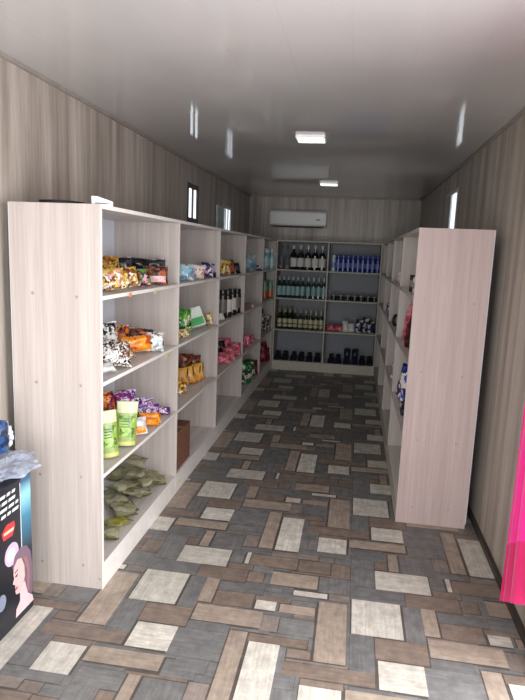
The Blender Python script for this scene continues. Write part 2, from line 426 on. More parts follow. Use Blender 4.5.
# colours
YEL, GOLD, PINK, WHT, BLK, BRN = (226, 190, 70), (176, 128, 50), (214, 150, 160), (232, 228, 222), (24, 22, 26), (110, 60, 36)
ORG, DOR, PUR, LIL, NAV, LBL = (236, 140, 32), (190, 80, 30), (84, 36, 120), (196, 170, 214), (36, 40, 90), (150, 200, 216)
GRN, LGR, DGR, OLV, RED, GRY = (70, 150, 60), (150, 196, 70), (24, 60, 44), (120, 122, 84), (150, 30, 44), (150, 148, 144)
m_candy = printed([YEL, WHT, PINK, GOLD, BRN, YEL], 55); m_gold = printed([GOLD, BRN, YEL, BLK, GOLD], 55); m_yel = printed([YEL, GOLD, YEL, BRN, WHT], 45)
m_gbr = printed([OLV, BRN, GRN, BLK, PINK], 50); m_rbr = printed([BRN, (150, 84, 56), BRN, BLK, (170, 100, 70)], 40); m_blk = printed([BLK, BLK, (40, 36, 44), BLK, (70, 66, 72)], 26, .2)
m_bw = printed([BLK, WHT, GRY, WHT, BRN, WHT, BLK], 60); m_or = printed([ORG, ORG, (246, 170, 60), DOR, ORG], 30); m_ore = printed([ORG, RED, ORG, BLK], 40)
m_dbr = printed([BRN, BLK, (90, 70, 60), DOR], 45); m_clr = printed([WHT, GRY, BLK, WHT, LBL], 45); m_pur = printed([PUR, LIL, PUR, WHT, (120, 40, 110)], 55); m_plum = printed([(110, 30, 90), PUR, (150, 50, 110), LIL], 50)
m_lbl = printed([LBL, WHT, LBL, (110, 150, 190)], 40); m_pbr = printed([PINK, WHT, BRN, WHT, (190, 140, 120)], 45); m_navw = printed([NAV, WHT, NAV, LIL], 35); m_green = printed([GRN, LGR, GRN, WHT, DGR], 40)
m_beige = printed([(200, 176, 130), YEL, BRN, WHT], 50); m_gld2 = printed([(210, 140, 50), YEL, BRN, (190, 110, 50), (224, 170, 90)], 30, stretch=(1, 1, .4)); m_brown = printed([BRN, BLK, DOR, BLK], 55)
m_pink = printed([(196, 84, 104), (224, 150, 160), (170, 50, 70), (214, 110, 130)], 40); m_red = printed([RED, (120, 20, 34), (190, 70, 80), BLK], 40); m_dg = printed([DGR, (40, 92, 60), GRN, DGR, WHT], 35)
m_olv = printed([(126, 124, 92), (146, 142, 106), (104, 104, 74), (170, 168, 140)], 22, .2); m_olv2 = printed([(150, 146, 92), (130, 128, 84), (164, 160, 104)], 22, .3)
m_blue = printed([(30, 44, 130), (60, 90, 190), (24, 30, 90), WHT], 28, .12); m_ltr = printed([WHT, (200, 214, 226), WHT], 30)

# --- first bay, top shelf: candy bags with black pouches behind
def B(px, py, z, *a, **k):
    return bag('snack_bag', on(px, py, z), *a, **k)
G = 'candy bags on the top shelf of the first left bay'
def V(x, y, z): return Vector((x, y, z))
B(112, 292, L1, .135, .10, .05, m_candy, D(38), D(-22), 'yellow, pink and white candy bag lying in front at the left of the top shelf', group=G, seal=m_yel)
B(130, 289, L1, .10, .10, .045, m_yel, D(40), D(-18), 'bright yellow candy bag, second from left on the top shelf, nearest bay', group=G)
B(143.5, 287.5, L1, .085, .095, .045, m_gbr, D(35), D(-15), 'small olive and brown candy bag between the yellow and the red-brown bags', group=G)
B(158, 285.5, L1, .135, .105, .06, m_rbr, D(30), D(-12), 'red-brown sweets bag with pale corner at the right of the nearest top shelf', group=G, patch=(.12, .42, plain((226, 190, 190), .4)))
B(110, 286, L1, .12, .155, .05, m_gold, D(40), D(-14), 'gold and brown candy bag standing behind the yellow-pink one, nearest bay', group=G)
G = 'black pouches at the back of the nearest top shelf'
for px, py, t in ((123, 283, 'leftmost of three shiny black pouches behind the candy bags, nearest top shelf'), (138.5, 281.5, 'middle one of three shiny black pouches behind the candy bags, nearest top shelf'), (155, 280.5, 'rightmost of three shiny black pouches behind the candy bags, nearest top shelf')):
    B(px, py, L1, .125, .135, .045, m_blk, D(28), D(6), t, 'pouch', group=G)
# --- first bay, second shelf
G = 'mixed packets on the second shelf of the first left bay'
B(116, 369, L2, .165, .135, .06, m_bw, D(40), D(-35), 'crinkled black and white packet at the front left of the nearest second shelf', group=G)
B(109.5, 380, L2, .075, .06, .02, m_ltr, D(50), D(-60), 'small bluish white packet lying at the shelf front under the black-white packet', group=G)
B(110, 353, L2, .12, .155, .05, m_clr, D(38), D(-8), 'grey and white packet standing at the back behind the black-white one', group=G)
B(124, 348, L2, .07, .125, .04, m_ore, D(30), D(-4), 'small upright orange and red packet rising behind the orange bag', group=G)
B(137, 354, L2, .165, .085, .06, m_or, D(28), D(-14), 'glossy orange bag lying in the middle of the nearest second shelf', group=G)
B(140, 347, L2, .14, .10, .045, m_dbr, D(28), D(-4), 'dark brown packet leaning behind the glossy orange bag', group=G)
B(155, 352.5, L2, .095, .105, .045, m_clr, D(24), D(-10), 'clear grey bag with dark print at the right end of the nearest second shelf', group=G)
B(127, 360.5, L2, .10, .055, .03, m_beige, D(45), D(-50), 'flat yellowish packet lying between the black-white and orange bags', group=G)
# --- first bay, third shelf: green pouches, orange bags, purple sweets
def pouch(px, py, w, h, yaw, lean, label):
    root = empty('stand_up_pouch', on(px, py, L3), (D(lean), D((px-115)*.4), D(yaw))); tag(root, label, 'pouch', 'green pouches on the third shelf')
    def fn(side, off=0, a0=0, a1=1, b0=0, b1=1):
        def f(a, b):
            a = a0+(a1-a0)*a; b = b0+(b1-b0)*b
            u = a*2-1; th = .032*(1-b)**.8*max(0, 1-abs(u)**3)**.6+.002+.004*math.sin(b*PI)*max(0, 1-u*u)
            th += .0015*noise.noise(Vector((u*3, b*4, px)))
            return (u*w/2*(1-.05*math.sin(b*PI)), side*(th+off), b*h)
        return f
    mb = MB(); mb.grid(fn(-1), 12, 14); g = fn(1); mb.grid(lambda a, b: g(1-a, b), 12, 14)
    mb.build('pouch_body', plain((146, 166, 88), .3, var=.1), root, smooth=True)
    MB().grid(fn(-1, .0012, .02, .98, .74, .99), 10, 4).build('pale_header', plain((206, 206, 168), .35, var=.06), root, smooth=True)
    p = MB().grid(fn(-1, .0012, .12, .88, .2, .68), 10, 8).build('printed_panel', printed([(136, 176, 66), (110, 150, 50), (160, 196, 90), (84, 116, 54)], 34), root, smooth=True)
    for k in range(4): MB().grid(fn(-1, .002, .22, .55+.1*(k % 2), .60-.06*k, .622-.06*k), 6, 1).build('text_line', plain((70, 96, 60), .5), p)
    MB().grid(fn(-1, .0012, .05, .95, .02, .1), 10, 2).build('bottom_gusset', plain((190, 190, 104), .35), root, smooth=True)
pouch(126.5, 448, .115, .235, 30, -5, 'green and cream stand-up pouch in full view, right one of the pair')
pouch(109.5, 457, .10, .235, 40, -5, 'green stand-up pouch half hidden by the end panel, left one of the pair')
G = 'orange and purple packets on the third shelf of the first left bay'
B(112, 432, L3, .105, .21, .06, m_ore, D(36), D(-3), 'orange and black bag standing behind the left green pouch', group=G)
B(123, 430, L3, .10, .20, .05, m_plum, D(34), D(-4), 'dark plum sweets bag standing behind the right green pouch', group=G)
B(132, 424, L3, .10, .19, .05, m_pur, D(30), D(-4), 'purple and white sweets bag, tallest, standing at the back of the third shelf', group=G)
B(144.5, 421, L3, .105, .125, .05, m_pur, D(28), D(-8), 'purple and white sweets bag leaning in the middle of the third shelf', group=G)
B(154, 418, L3, .07, .08, .035, m_plum, D(26), D(-15), 'small plum packet between the two purple-white sweets bags at the right', group=G)
B(163, 417, L3, .085, .05, .035, m_pur, D(24), D(-45), 'small purple and white packet lying at the far right of the third shelf', group=G)
B(146, 424, L3, .125, .06, .045, m_or, D(26), D(-12), 'smooth orange packet lying across the front of the purple bags', group=G)
B(150.5, 431, L3, .09, .045, .035, m_or, D(40), D(-40), 'orange packet lying nearest the shelf edge right of the white-orange one', group=G)
B(139, 441, L3, .095, .09, .045, m_ltr, D(34), D(-20), 'white packet with an orange lower half beside the right green pouch', group=G, patch=(.08, .48, m_or))
# --- first bay, bottom board: heap of olive sachets
rnd = random.Random(5)
heap = [(-1.17, 2.93, 0), (-1.18, 3.10, 0), (-1.19, 3.28, 0), (-1.30, 3.06, 0), (-1.19, 3.45, 0), (-1.31, 3.24, 0), (-1.32, 3.42, 0), (-1.43, 3.45, 0), (-1.22, 3.00, 1), (-1.23, 3.18, 1), (-1.22, 3.36, 1), (-1.35, 3.16, 1), (-1.27, 3.46, 1), (-1.36, 3.36, 1), (-1.26, 3.27, 2), (-1.29, 3.12, 2)]
where = ['front left of the heap beside the end panel', 'front middle of the heap', 'front right of the heap', 'left edge at mid depth', 'right end near the divider', 'centre of the lowest layer', 'lowest layer right of centre', 'back right against the divider', 'second layer at the front left', 'second layer in the centre', 'second layer right of centre', 'second layer at the left', 'second layer at the right end', 'second layer at the back', 'top of the heap at the right', 'top of the heap at the left']
for (hx, hy, ly), wh in zip(heap, where):
    yw = D(20+rnd.uniform(-50, 60)); p = V(hx+.08*math.sin(yw), hy-.08*math.cos(yw), L0+.010+ly*.016)
    bag('sachet', p,   .125, .16, .014, m_olv2 if wh.endswith(('divider', 'right end')) else m_olv, yw, D(-87+rnd.uniform(-4, 5)), 'olive grey sachet in the bottom heap, '+wh, 'sachet', 'olive sachets heaped on the bottom board', roll=D(rnd.uniform(-8, 8)), wr=2.2)
p = on(119, 530, L0); p.z = L0+.014
bag('sachet', p, .125, .14, .024, m_olv2, D(-35), D(-88), 'yellow-green flat sachet lying alone in front of the heap', 'sachet', 'olive sachets heaped on the bottom board', patch=(.2, .8, printed([(150, 140, 50), (120, 124, 50), (170, 160, 70)], 30)))
p = on(109, 550, L0); p.z = L0+.014
bag('sachet', p, .10, .14, .024, m_olv, D(20), D(-88), 'pale green sachet nearest the front corner by the end panel', 'sachet', 'olive sachets heaped on the bottom board')

# --- second bay
def S(px, py, z, w, h, t, mat, yaw, lean, label, cat='packet', group=None, name='snack_bag', xr=(-1.5, -1.12), lift=0, roll=0, single=True):
    p = on(px, py, z, xr); p.z += lift
    return bag(name, p, w, h, t, mat, D(yaw), D(lean), label, cat, group, single=single, roll=D(roll))
G = 'packets on the top shelf of the second left bay'
S(185.5, 281, L1, .12, .105, .05, m_lbl, 35, -10, 'light blue and white packet at the left of the second bay top shelf', group=G, single=False)
S(197, 279.5, L1, .12, .10, .05, m_pbr, 30, -12, 'pink, white and brown packet in the middle of the second bay top shelf', group=G, single=False)
S(206.5, 278, L1, .10, .105, .05, m_navw, 26, -16, 'navy and white packet leaning at the right of the second bay top shelf', group=G, single=False)
S(213, 277, L1, .05, .04, .025, m_blk, 20, -30, 'tiny dark packet at the right end of the second bay top shelf', group=G)
G = 'packs on the second shelf of the second left bay'
S(186, 332, L2, .12, .16, .06, m_green, 40, -18, 'leaf green bag standing against the white-green carton', group=G, single=False)
def carton(name, loc, w, d, h, mat, rot, label, cat, group=None, panel=None, lid=None, b=.002):
    root = empty(name, loc, rot); tag(root, label, cat, group)
    MB().box(-w/2, w/2, -d/2, d/2, 0, h, b).build('carton_body', mat, root)
    if panel: MB().box(-w*.44, w*.44, -d/2-.0008, -d/2, h*panel[0], h*panel[1]).build('printed_panel', panel[2], root)
    if lid: MB().box(-w/2-.001, w/2+.001, -d/2-.001, d/2+.001, h*.78, h+.001, b).build('lid', lid, root)
    return root
p = on(199, 331, L2); carton('carton', p+V(0, 0, .012), .13, .055, .15, plain((214, 226, 214), .4), (D(-24), D(-16), D(32)), 'white and green carton tilted beside the leaf green bag', 'carton', G, (.05, .45, plain((70, 160, 90), .4)))
S(184.5, 340, L2, .085, .06, .03, m_beige, 45, -40, 'small beige packet lying in front of the leaf green bag', group=G)
S(210, 328, L2, .05, .09, .03, m_beige, 20, -6, 'narrow beige packet behind the tilted white-green carton', group=G)
G = 'golden packets on the third shelf of the second left bay'
for i, (px, py) in enumerate(((184, 386), (190, 384.5), (195.5, 382.5), (200, 380))):
    S(px, py, L3, .085, .125, .04, m_gld2, 40, -16, ['golden snack packet nearest the first divider in the second bay third shelf row', 'golden snack packet second from the divider in the second bay third shelf row', 'golden snack packet third from the divider in the second bay third shelf row', 'golden snack packet farthest right in the second bay third shelf row'][i], group=G, single=False)
S(182, 395.5, L3, .07, .085, .035, m_yel, 42, -16, 'yellow packet standing in front of the golden packets, second bay', group=G)
S(184, 379, L3, .11, .185, .05, m_brown, 34, -2, 'dark brown packet standing behind the golden ones at the left', group=G); S(194, 376.5, L3, .11, .165, .05, m_brown, 30, -2, 'dark brown packet standing behind the golden ones at the right', group=G)
def cardboard():
    root = empty('cardboard_box', (-1.285, 3.79, L0), (0, 0, 0)); tag(root, 'brown cardboard box standing on the bottom board of the second bay', 'box')
    mc = plain((122, 82, 62), .8, scale=30)
    mb = MB(); w, d, h = .34, .34, .265
    mb.box(-w/2, w/2, -d/2, d/2, 0, .004); mb.box(-w/2, -w/2+.004, -d/2, d/2, .004, h); mb.box(w/2-.004, w/2, -d/2, d/2, .004, h); mb.box(-w/2+.004, w/2-.004, -d/2, -d/2+.004, .004, h); mb.box(-w/2+.004, w/2-.004, d/2-.004, d/2, .004, h)
    mb.build('carton_body', mc, root)
    for sy in (-1, 1): MB().box(-w/2, w/2, *sorted((sy*.003, sy*d/2)), h, h+.003).build('flap', mc, root)
    MB().box(-w/2-.001, w/2+.001, -.025, .025, h+.003, h+.0036).build('packing_tape', plain((150, 112, 84), .3), root)
cardboard()
# --- third bay
G = 'packets on the top shelf of the third left bay'
S(224.5, 279, L1, .10, .12, .05, m_yel, 35, -10, 'yellow packet at the left of the third bay top shelf', group=G)
S(230, 277.5, L1, .10, .12, .05, m_dbr, 30, -14, 'dark brown packet in the middle of the third bay top shelf', group=G); S(235.5, 276.5, L1, .10, .10, .05, m_blk, 28, -22, 'black packet right of the dark brown one, third bay top shelf', group=G)
S(232.5, 279, L1, .07, .05, .03, printed([PINK, WHT, LIL], 40), 35, -25, 'pale pink packet lying in front of the black one, third bay', group=G)
def lathe_thing(name, parts, loc, label, cat, group=None, n=16):
    root = empty(name, loc); tag(root, label, cat, group)
    for nm, prof, mat in parts: MB().lathe(prof, n).build(nm, mat, root, smooth=False)
    return root
def jar(loc, r, h, body, lid, label_m, label, cat='jar', group=None):
    return lathe_thing('jar', [('jar_body', [(r*.92, 0), (r, .006), (r, h*.80), (r*.86, h*.85)], body), ('lid', [(r*.9, h*.85), (r*.93, h*.86), (r*.93, h*.99), (r*.86, h)], lid), ('label', [(r*1.015, h*.2), (r*1.015, h*.66)], label_m)], loc, label, cat, group)
G = 'dark jars on the second shelf of the third left bay'
mj = plain((46, 34, 30), .15); ml = plain((30, 26, 26), .3); msil = plain((206, 202, 198), .3); mgr = plain((120, 108, 98), .4)
jars = [((222.3, 318), mgr, .26, 'dark jar with grey-brown label nearest the divider in the third bay'), ((227, 317), msil, .25, 'dark jar with bright white label, second from the divider in the third bay'), ((231.8, 314.5), msil, .25, 'dark jar with bright white label, third from the divider in the third bay'), ((236.3, 312.5), mgr, .24, 'dark jar with grey-brown label farthest from the camera in the third bay')]
for (q, lm, h, t) in jars: jar(on(*q, L2), .042, h, mj, ml, lm, t, group=G)
S(221.5, 321, L2, .07, .06, .03, m_ltr, 45, -30, 'small whitish packet lying in front of the dark jars', group=G)
G = 'pink packs on the third shelf of the third left bay'
for i, (px, py, w, h, ln) in enumerate(((224, 364, .13, .10, -22), (230.5, 360, .13, .11, -18), (236.5, 356, .12, .12, -14), (228, 355, .14, .155, -4))):
    S(px, py, L3, w, h, .055, m_pink, 34, ln, ['pink pack nearest the shelf edge at the left, third bay', 'pink pack in the middle of the row, third bay third shelf', 'pink pack at the right end of the row, third bay third shelf', 'taller pink pack standing at the back, third bay third shelf'][i], group=G)
S(221.5, 357, L3, .10, .14, .05, m_blk, 36, -2, 'dark packet standing behind the pink packs near the divider', group=G)
# --- fourth bay
G = 'pale blue packs on the top shelf of the fourth left bay'
S(248, 271, L1, .12, .13, .06, m_lbl, 30, -10, 'pale blue pack at the left of the fourth bay top shelf', group=G); S(252.5, 270, L1, .13, .17, .06, m_lbl, 28, -8, 'tallest pale blue pack in the middle of the fourth bay top shelf', group=G); S(257, 269.5, L1, .07, .06, .04, m_navw, 25, -20, 'small navy and white pack at the right of the fourth bay top shelf', group=G)
carton('carton', on(249.3, 308.5, L2), .17, .12, .03, plain((222, 216, 210), .4), (0, 0, D(30)), 'flat white carton lying on the fourth bay second shelf', 'carton', None, lid=plain((236, 230, 224), .4))
carton('carton', on(247.5, 311, L2), .10, .07, .05, plain((112, 84, 70), .5), (0, 0, D(30)), 'small brown carton in front of the flat white one, fourth bay', 'carton', None, lid=plain((132, 100, 84), .4))
G = 'red pink packs on the third shelf of the fourth left bay'
S(246.8, 347, L3, .11, .12, .05, m_pink, 32, -10, 'red-pink pack at the left of the fourth bay third shelf', group=G); S(250.5, 344.5, L3, .12, .08, .05, m_pink, 30, -20, 'low red-pink pack at the right of the fourth bay third shelf', group=G)
G = 'green packs piled on the fourth left bay bottom board'
for i, (px, py, w, h, ln) in enumerate(((245.2, 391, .15, .10, -30), (248.5, 386, .15, .13, -24), (251.8, 382, .14, .15, -18), (255, 378, .13, .12, -20), (247.2, 382, .16, .21, -6), (251, 377.5, .14, .20, -4))):
    S(px, py, L0, w, h, .06, m_dg, 32, ln, 'dark green pack in the fourth bay bottom pile, '+['nearest the shelf front at the left', 'second along the shelf front', 'third along the shelf front', 'far end of the front row', 'taller one at the back left', 'taller one at the back right'][i], group=G)
# --- fifth bay
mteal = plain((150, 200, 206), .2); mtealc = plain((220, 232, 232), .3)
def bottle_parts(r, h, body, cap, label, lb=(.15, .52), neck=.34, shoulder=.62):
    P = [('bottle_body', [(r*.9, 0), (r, .006), (r, h*shoulder), (r*.86, h*(shoulder+.06)), (r*neck, h*(shoulder+.15)), (r*neck*.95, h*.86)], body),
         ('cap', [(r*neck*1.15, h*.84), (r*neck*1.15, h*.985), (r*neck*.9, h)], cap)]
    if label: P.append(('label', [(r*1.02, h*lb[0]), (r*1.02, h*lb[1])], label))
    return P
G = 'pale blue bottles on the top shelf of the last left bay'
for i, (px, py) in enumerate(((265.3, 271.5), (267.8, 271.2), (270.2, 271))):
    lathe_thing('detergent_bottle', bottle_parts(.04, .27, mteal, mtealc, plain((190, 224, 232), .4), neck=.45), on(px, py, L1, (-1.42, -1.15)), 'pale blue bottle on the top shelf of the last left bay, '+['nearest the door', 'middle one of three', 'nearest the back wall'][i], 'bottle', G)
G = 'orange bottles with teal tops in the last left bay'
for i, (px, py) in enumerate(((264, 302.5), (267, 301.8), (269.8, 301.2))):
    lathe_thing('juice_bottle', bottle_parts(.042, .24, plain((190, 100, 60), .3), plain((60, 170, 150), .4), plain((70, 180, 160), .4), lb=(.5, .7), neck=.8), on(px, py, L2, (-1.42, -1.15)), 'orange bottle with teal top on the last left bay second shelf, '+['nearest the door', 'middle one of three', 'nearest the back wall'][i], 'bottle', G)
carton('carton', V(-1.36, 7.72, L2), .34, .1, .36, plain((26, 66, 48), .5), (0, 0, D(20)), 'dark green carton standing behind the orange bottles', 'carton', None, (.55, .9, plain((40, 100, 70), .4)))
G = 'grey and white packs on the third shelf of the last left bay'
for i, (px, py, h) in enumerate(((262.8, 331, .2), (266, 328, .24), (268.6, 326, .18))):
    S(px, py, L3, .12, h, .06, printed([GRY, (70, 64, 60), WHT, (50, 60, 50), GRY], 35), 30, -6, 'grey and white pack on the last left bay third shelf, '+['nearest the door', 'tallest, middle one', 'nearest the back wall'][i], group=G)
G = 'dark red packs on the bottom board of the last left bay'
for i, (px, py, h) in enumerate(((262, 368, .17), (265.2, 365, .24), (268.4, 362.5, .16))):
    S(px, py, L0, .13, h, .07, m_red, 30, -8, 'dark red pack on the last left bay bottom board, '+['nearest the door', 'tallest, middle one', 'nearest the back wall'][i], group=G)

# ------------------------------------------------------------------ back unit
YS = YBK+.11
def onb(px, py, z, y=None):
    p = at(px, py, 1, YS if y is None else y); p.z = z; return p
ORD = ['leftmost', 'second from left', 'third from left', 'fourth from left', 'fifth from left', 'sixth from left', 'seventh from left', 'eighth from left', 'ninth from left', 'tenth from left', 'eleventh from left']
def row(name, parts, pxs, py, z, label, cat, group, y=None):
    src = None
    for i, px in enumerate(pxs):
        p = onb(px, py, z, y)
        if src is None: o = src = lathe_thing(name, parts, p, '', cat, group, 14)
        else: o = copy_tree(src); o.location = p
        o['label'] = label+', '+(ORD[i] if i < len(pxs)-1 else 'rightmost')+' in its row'
wine = plain((20, 26, 20), .08); lab = plain((214, 214, 208), .5); foil = plain((60, 58, 58), .25)
row('wine_bottle', bottle_parts(.046, .335, wine, plain((196, 194, 190), .3), lab, (.12, .48), neck=.36, shoulder=.58), [293.2, 300.3, 307.6, 314.8, 322], 266, L1, 'dark wine bottle with white label on back unit', 'bottle', 'wine bottles on the back unit top shelf')
row('clear_bottle', bottle_parts(.033, .335, plain((120, 124, 130), .08, alpha=.55), plain((60, 50, 70), .3), plain((150, 110, 112), .4), (.06, .16), neck=.42, shoulder=.5), [281, 287], 266, L1, 'slim clear bottle beside the wine bottles', 'bottle', 'clear bottles on the back unit top shelf')
row('green_bottle', bottle_parts(.0305, .29, plain((20, 52, 48), .1), plain((176, 190, 190), .35), plain((150, 186, 190), .5), (.12, .55), neck=.38, shoulder=.6), [276.2, 281.3, 286.3, 291.2, 296.7, 302.1, 307.6, 313.1, 318.2, 323.2], 297, L2, 'green bottle with pale blue label on back unit', 'bottle', 'green bottles on the back unit second shelf')
row('beer_bottle', [*bottle_parts(.033, .275, plain((38, 40, 24), .1), plain((176, 168, 130), .35), plain((196, 190, 156), .5), (.30, .52), neck=.38, shoulder=.58), ('lower_label', [(.0337, .03), (.0337, .07)], plain((190, 182, 146), .5))], [279.2, 284.6, 289.7, 294.6, 300, 305.2, 310.2, 315.3, 320.4], 328, L3, 'brown bottle with two cream labels on back unit', 'bottle', 'brown bottles on the back unit third shelf')
row('beer_bottle', bottle_parts(.033, .31, plain((34, 38, 26), .1), plain((110, 106, 84), .35), None, neck=.38, shoulder=.58), [280.8, 286, 291.2], 326, L3, 'taller label-free brown bottle behind the front beer row', 'bottle', 'second row of bottles on the back unit third shelf', y=YBK+.24)
can_blue = plain((40, 54, 140), .25)
cans = [('can_body', [(.028, 0), (.0305, .004), (.0305, .17), (.024, .185)], can_blue), ('cap', [(.026, .184), (.026, .222), (.022, .226)], plain((56, 70, 160), .35)), ('label', [(.0311, .05), (.0311, .12)], plain((120, 136, 200), .4))]
row('spray_can', cans, [338.8, 343.7, 348.6, 353.5, 358.4, 363.3, 368.2, 373.1, 378], 270, L1, 'blue can with lighter band on back unit', 'can', 'blue cans on the back unit top shelf')
row('spray_can', [('can_body', [(.03, 0), (.033, .004), (.033, .17), (.024, .185)], plain((170, 190, 206), .3)), ('cap', [(.026, .184), (.026, .215), (.022, .22)], plain((200, 210, 216), .35)), ('label', [(.0336, .05), (.0336, .12)], plain((110, 140, 190), .4))], [333.6], 270, L1, 'pale silver-blue can left of the blue cans on the back unit', 'can', 'blue cans on the back unit top shelf')
COL_last = [o for o in COL.objects if o.get('label', '').startswith('pale silver-blue')][0]; COL_last['label'] = 'pale silver-blue can standing left of the nine blue cans on the back unit'
tin = [('tin_body', [(.040, 0), (.043, .003), (.043, .054), (.040, .058)], plain((34, 38, 42), .4)), ('lid', [(.0415, .058), (.0415, .07), (.039, .072)], plain((140, 146, 140), .35))]
row('flat_tin', tin, [333.5, 340.5, 347.5, 354.5, 361.5, 368.5, 375.5], 301, L2, 'flat dark tin with pale lid on back unit', 'tin', 'flat tins on the back unit second shelf')
S2 = lambda px, py, w, h, t, mat, lean, label, G, yaw=0: bag('packet', onb(px, py, L3), w, h, t, mat, D(yaw), D(lean), label, 'packet', G, single=True)
G = 'packs on the back unit right bay third shelf'
S2(332, 331, .10, .085, .05, m_pink, -20, 'pink pack nearest the middle divider on the back unit third shelf', G); S2(339.5, 331, .10, .085, .05, m_pink, -20, 'pink pack beside the white packs on the back unit third shelf', G)
S2(347, 331, .075, .14, .05, m_ltr, -8, 'tall white pack left one of two on the back unit third shelf', G); S2(353, 331, .085, .11, .05, m_ltr, -12, 'shorter white pack right one of two on the back unit third shelf', G)
m_nw = printed([NAV, (40, 44, 70), WHT, NAV], 22)
for px, h, t in ((359, .14, 'navy and white bundle next to the white packs, back unit third shelf'), (365, .16, 'tallest navy and white bundle in the back unit third shelf'), (371.5, .13, 'navy and white bundle nearest the right post, back unit third shelf')):
    S2(px, 331, .105, h*1.15, .09, m_nw, -6, t, G)
# shoes on the bottom boards
def shoe_parts(root, mat, sole, Lh=.25, boot=0):
    def sec(t):                        # t: 0 toe .. 1 heel -> half width, top height
        hw = .047*(1-.75*max(0, .22-t)/.22*max(0, .22-t)/.22)*(1-.18*t)
        if t > .92: hw *= 1-.45*(t-.92)/.08
        top = .058+.04*min(1, max(0, t-.15)/.35)
        if t < .15: top = .028+.022*(t/.15)
        return hw, top
    mb = MB(); n = 14
    def fn(a, b):
        hw, top = sec(b); ang = PI*a
        return (hw*math.cos(ang), (b-.5)*Lh, .014+(top-.014)*math.sin(ang)**.7)
    mb.grid(fn, 10, n); mb.build('shoe_upper', mat, root, smooth=True)
    out = [(sec(i/n)[0]*1.05, (i/n-.5)*Lh) for i in range(n+1)]
    pts = out+[(-x, y) for x, y in reversed(out)]
    k = len(pts); vs = [(x, y, 0) for x, y in pts]+[(x, y, .016) for x, y in pts]
    MB().add(vs, [tuple(range(k))[::-1], tuple(range(k, 2*k))]+[(i, (i+1) % k, (i+1) % k+k, i+k) for i in range(k)]).build('sole', sole, root)
    if boot:
        MB().lathe([(.044, .05), (.042, .10), (.046, boot), (.04, boot), (.036, .08)], 14, 0, .06).build('boot_shaft', mat, root, smooth=True)
    else:
        MB().lathe([(.032, .07), (.034, .104), (.028, .104), (.022, .08)], 12, 0, .055, capb=False, capt=True).build('collar', plain((24, 24, 28), .7), root, smooth=True)
m_sh, m_so = plain((30, 33, 48), .45), plain((26, 28, 36), .6)
G = 'dark shoes on the back unit bottom board'; src = None
spots = [(277.5, 'left bay, first from the left post'), (285, 'left bay, second from the left post'), (293.5, 'left bay, third from the left post'), (301, 'left bay, fourth from the left post'), (309, 'left bay, fifth from the left post'), (317, 'left bay, beside the middle divider'), (331, 'right bay, just right of the middle divider'), (338, 'right bay, left of the tall boots'), (363, 'right bay, right of the tall boots'), (370.5, 'right bay, nearest the right post')]
for px, t in spots:
    p = onb(px, 361, L0, YBK+.15)
    if src is None: o = src = empty('shoe', p); shoe_parts(o, m_sh, m_so)
    else: o = copy_tree(src); o.location = p
    tag(o, 'low dark blue shoe on back unit bottom, '+t, 'shoe', G)
src = None
for px, t in ((346.5, 'left one of the pair'), (354.5, 'right one of the pair')):
    p = onb(px, 361, L0, YBK+.15)
    if src is None: o = src = empty('ankle_boot', p); shoe_parts(o, plain((34, 40, 66), .3), m_so, boot=.19)
    else: o = copy_tree(src); o.location = p
    tag(o, 'tall dark blue boot on the back unit bottom board, '+t, 'boot', 'pair of boots on the back unit')

# ------------------------------------------------------------------ right unit goods
RX = (.37, .74)
G = 'goods on the right unit near the blank end panel'
for x, y, w, h, mt, t in ((.385, 4.04, .03, .11, plain((40, 36, 36), .4), 'narrow black carton on the right unit top shelf, farther one'), (.385, 3.93, .03, .11, plain((44, 40, 40), .4), 'narrow black carton on the right unit top shelf, middle one'), (.385, 3.80, .035, .10, plain((226, 220, 216), .4), 'narrow white carton on the right unit top shelf beside the black ones')):
    carton('carton', V(x, y, L1), .05, .03, h, mt, (0, 0, D(-70)), t, 'carton', G, (.3, .7, plain((150, 140, 136), .5)))
bag('cloth_bundle', V(.395, 4.10, L2), .16, .27, .08, m_pink, D(-60), D(-4), 'tall red-pink bundle on the right unit second shelf', 'packet', G)
bag('cloth_bundle', V(.40, 3.93, L2), .17, .20, .08, printed([BLK, RED, BLK, (60, 30, 34)], 24), D(-60), D(-4), 'black and red bundle in front of the red-pink one on the right unit', 'packet', G)
bag('plastic_bag', V(.40, 3.98, L3), .22, .30, .08, m_blue, D(-60), D(-3), 'shiny blue plastic bag on the right unit third shelf', 'bag', G, wr=1.6)
bag('plastic_bag', V(.385, 4.30, L3), .14, .19, .06, m_navw, D(-60), D(-3), 'navy and white packet behind the shiny blue bag on the right unit', 'packet', G)
bag('packet', V(.375, 3.80, L3), .15, .10, .05, m_blk, D(-65), D(-4), 'black packet lying in front of the shiny blue bag', 'packet', G)
bag('packet', V(.385, 5.02, L3), .10, .16, .05, printed([GRY, (110, 120, 150), WHT], 30), D(-60), D(-4), 'grey-blue packet on the right unit third shelf, second bay', 'packet', G)
bag('packet', V(.385, 5.1, L1), .08, .10, .05, m_pbr, D(-60), D(-4), 'small pinkish brown packet on the right unit top shelf, second bay', 'packet', G)
bag('packet', V(.385, 5.3, L2), .08, .10, .05, m_blk, D(-60), D(-4), 'small dark packet on the right unit second shelf, second bay', 'packet', G)
bag('packet', V(.385, 6.4, L2), .08, .12, .05, m_navw, D(-60), D(-4), 'small navy packet on the right unit second shelf, third bay', 'packet', G)

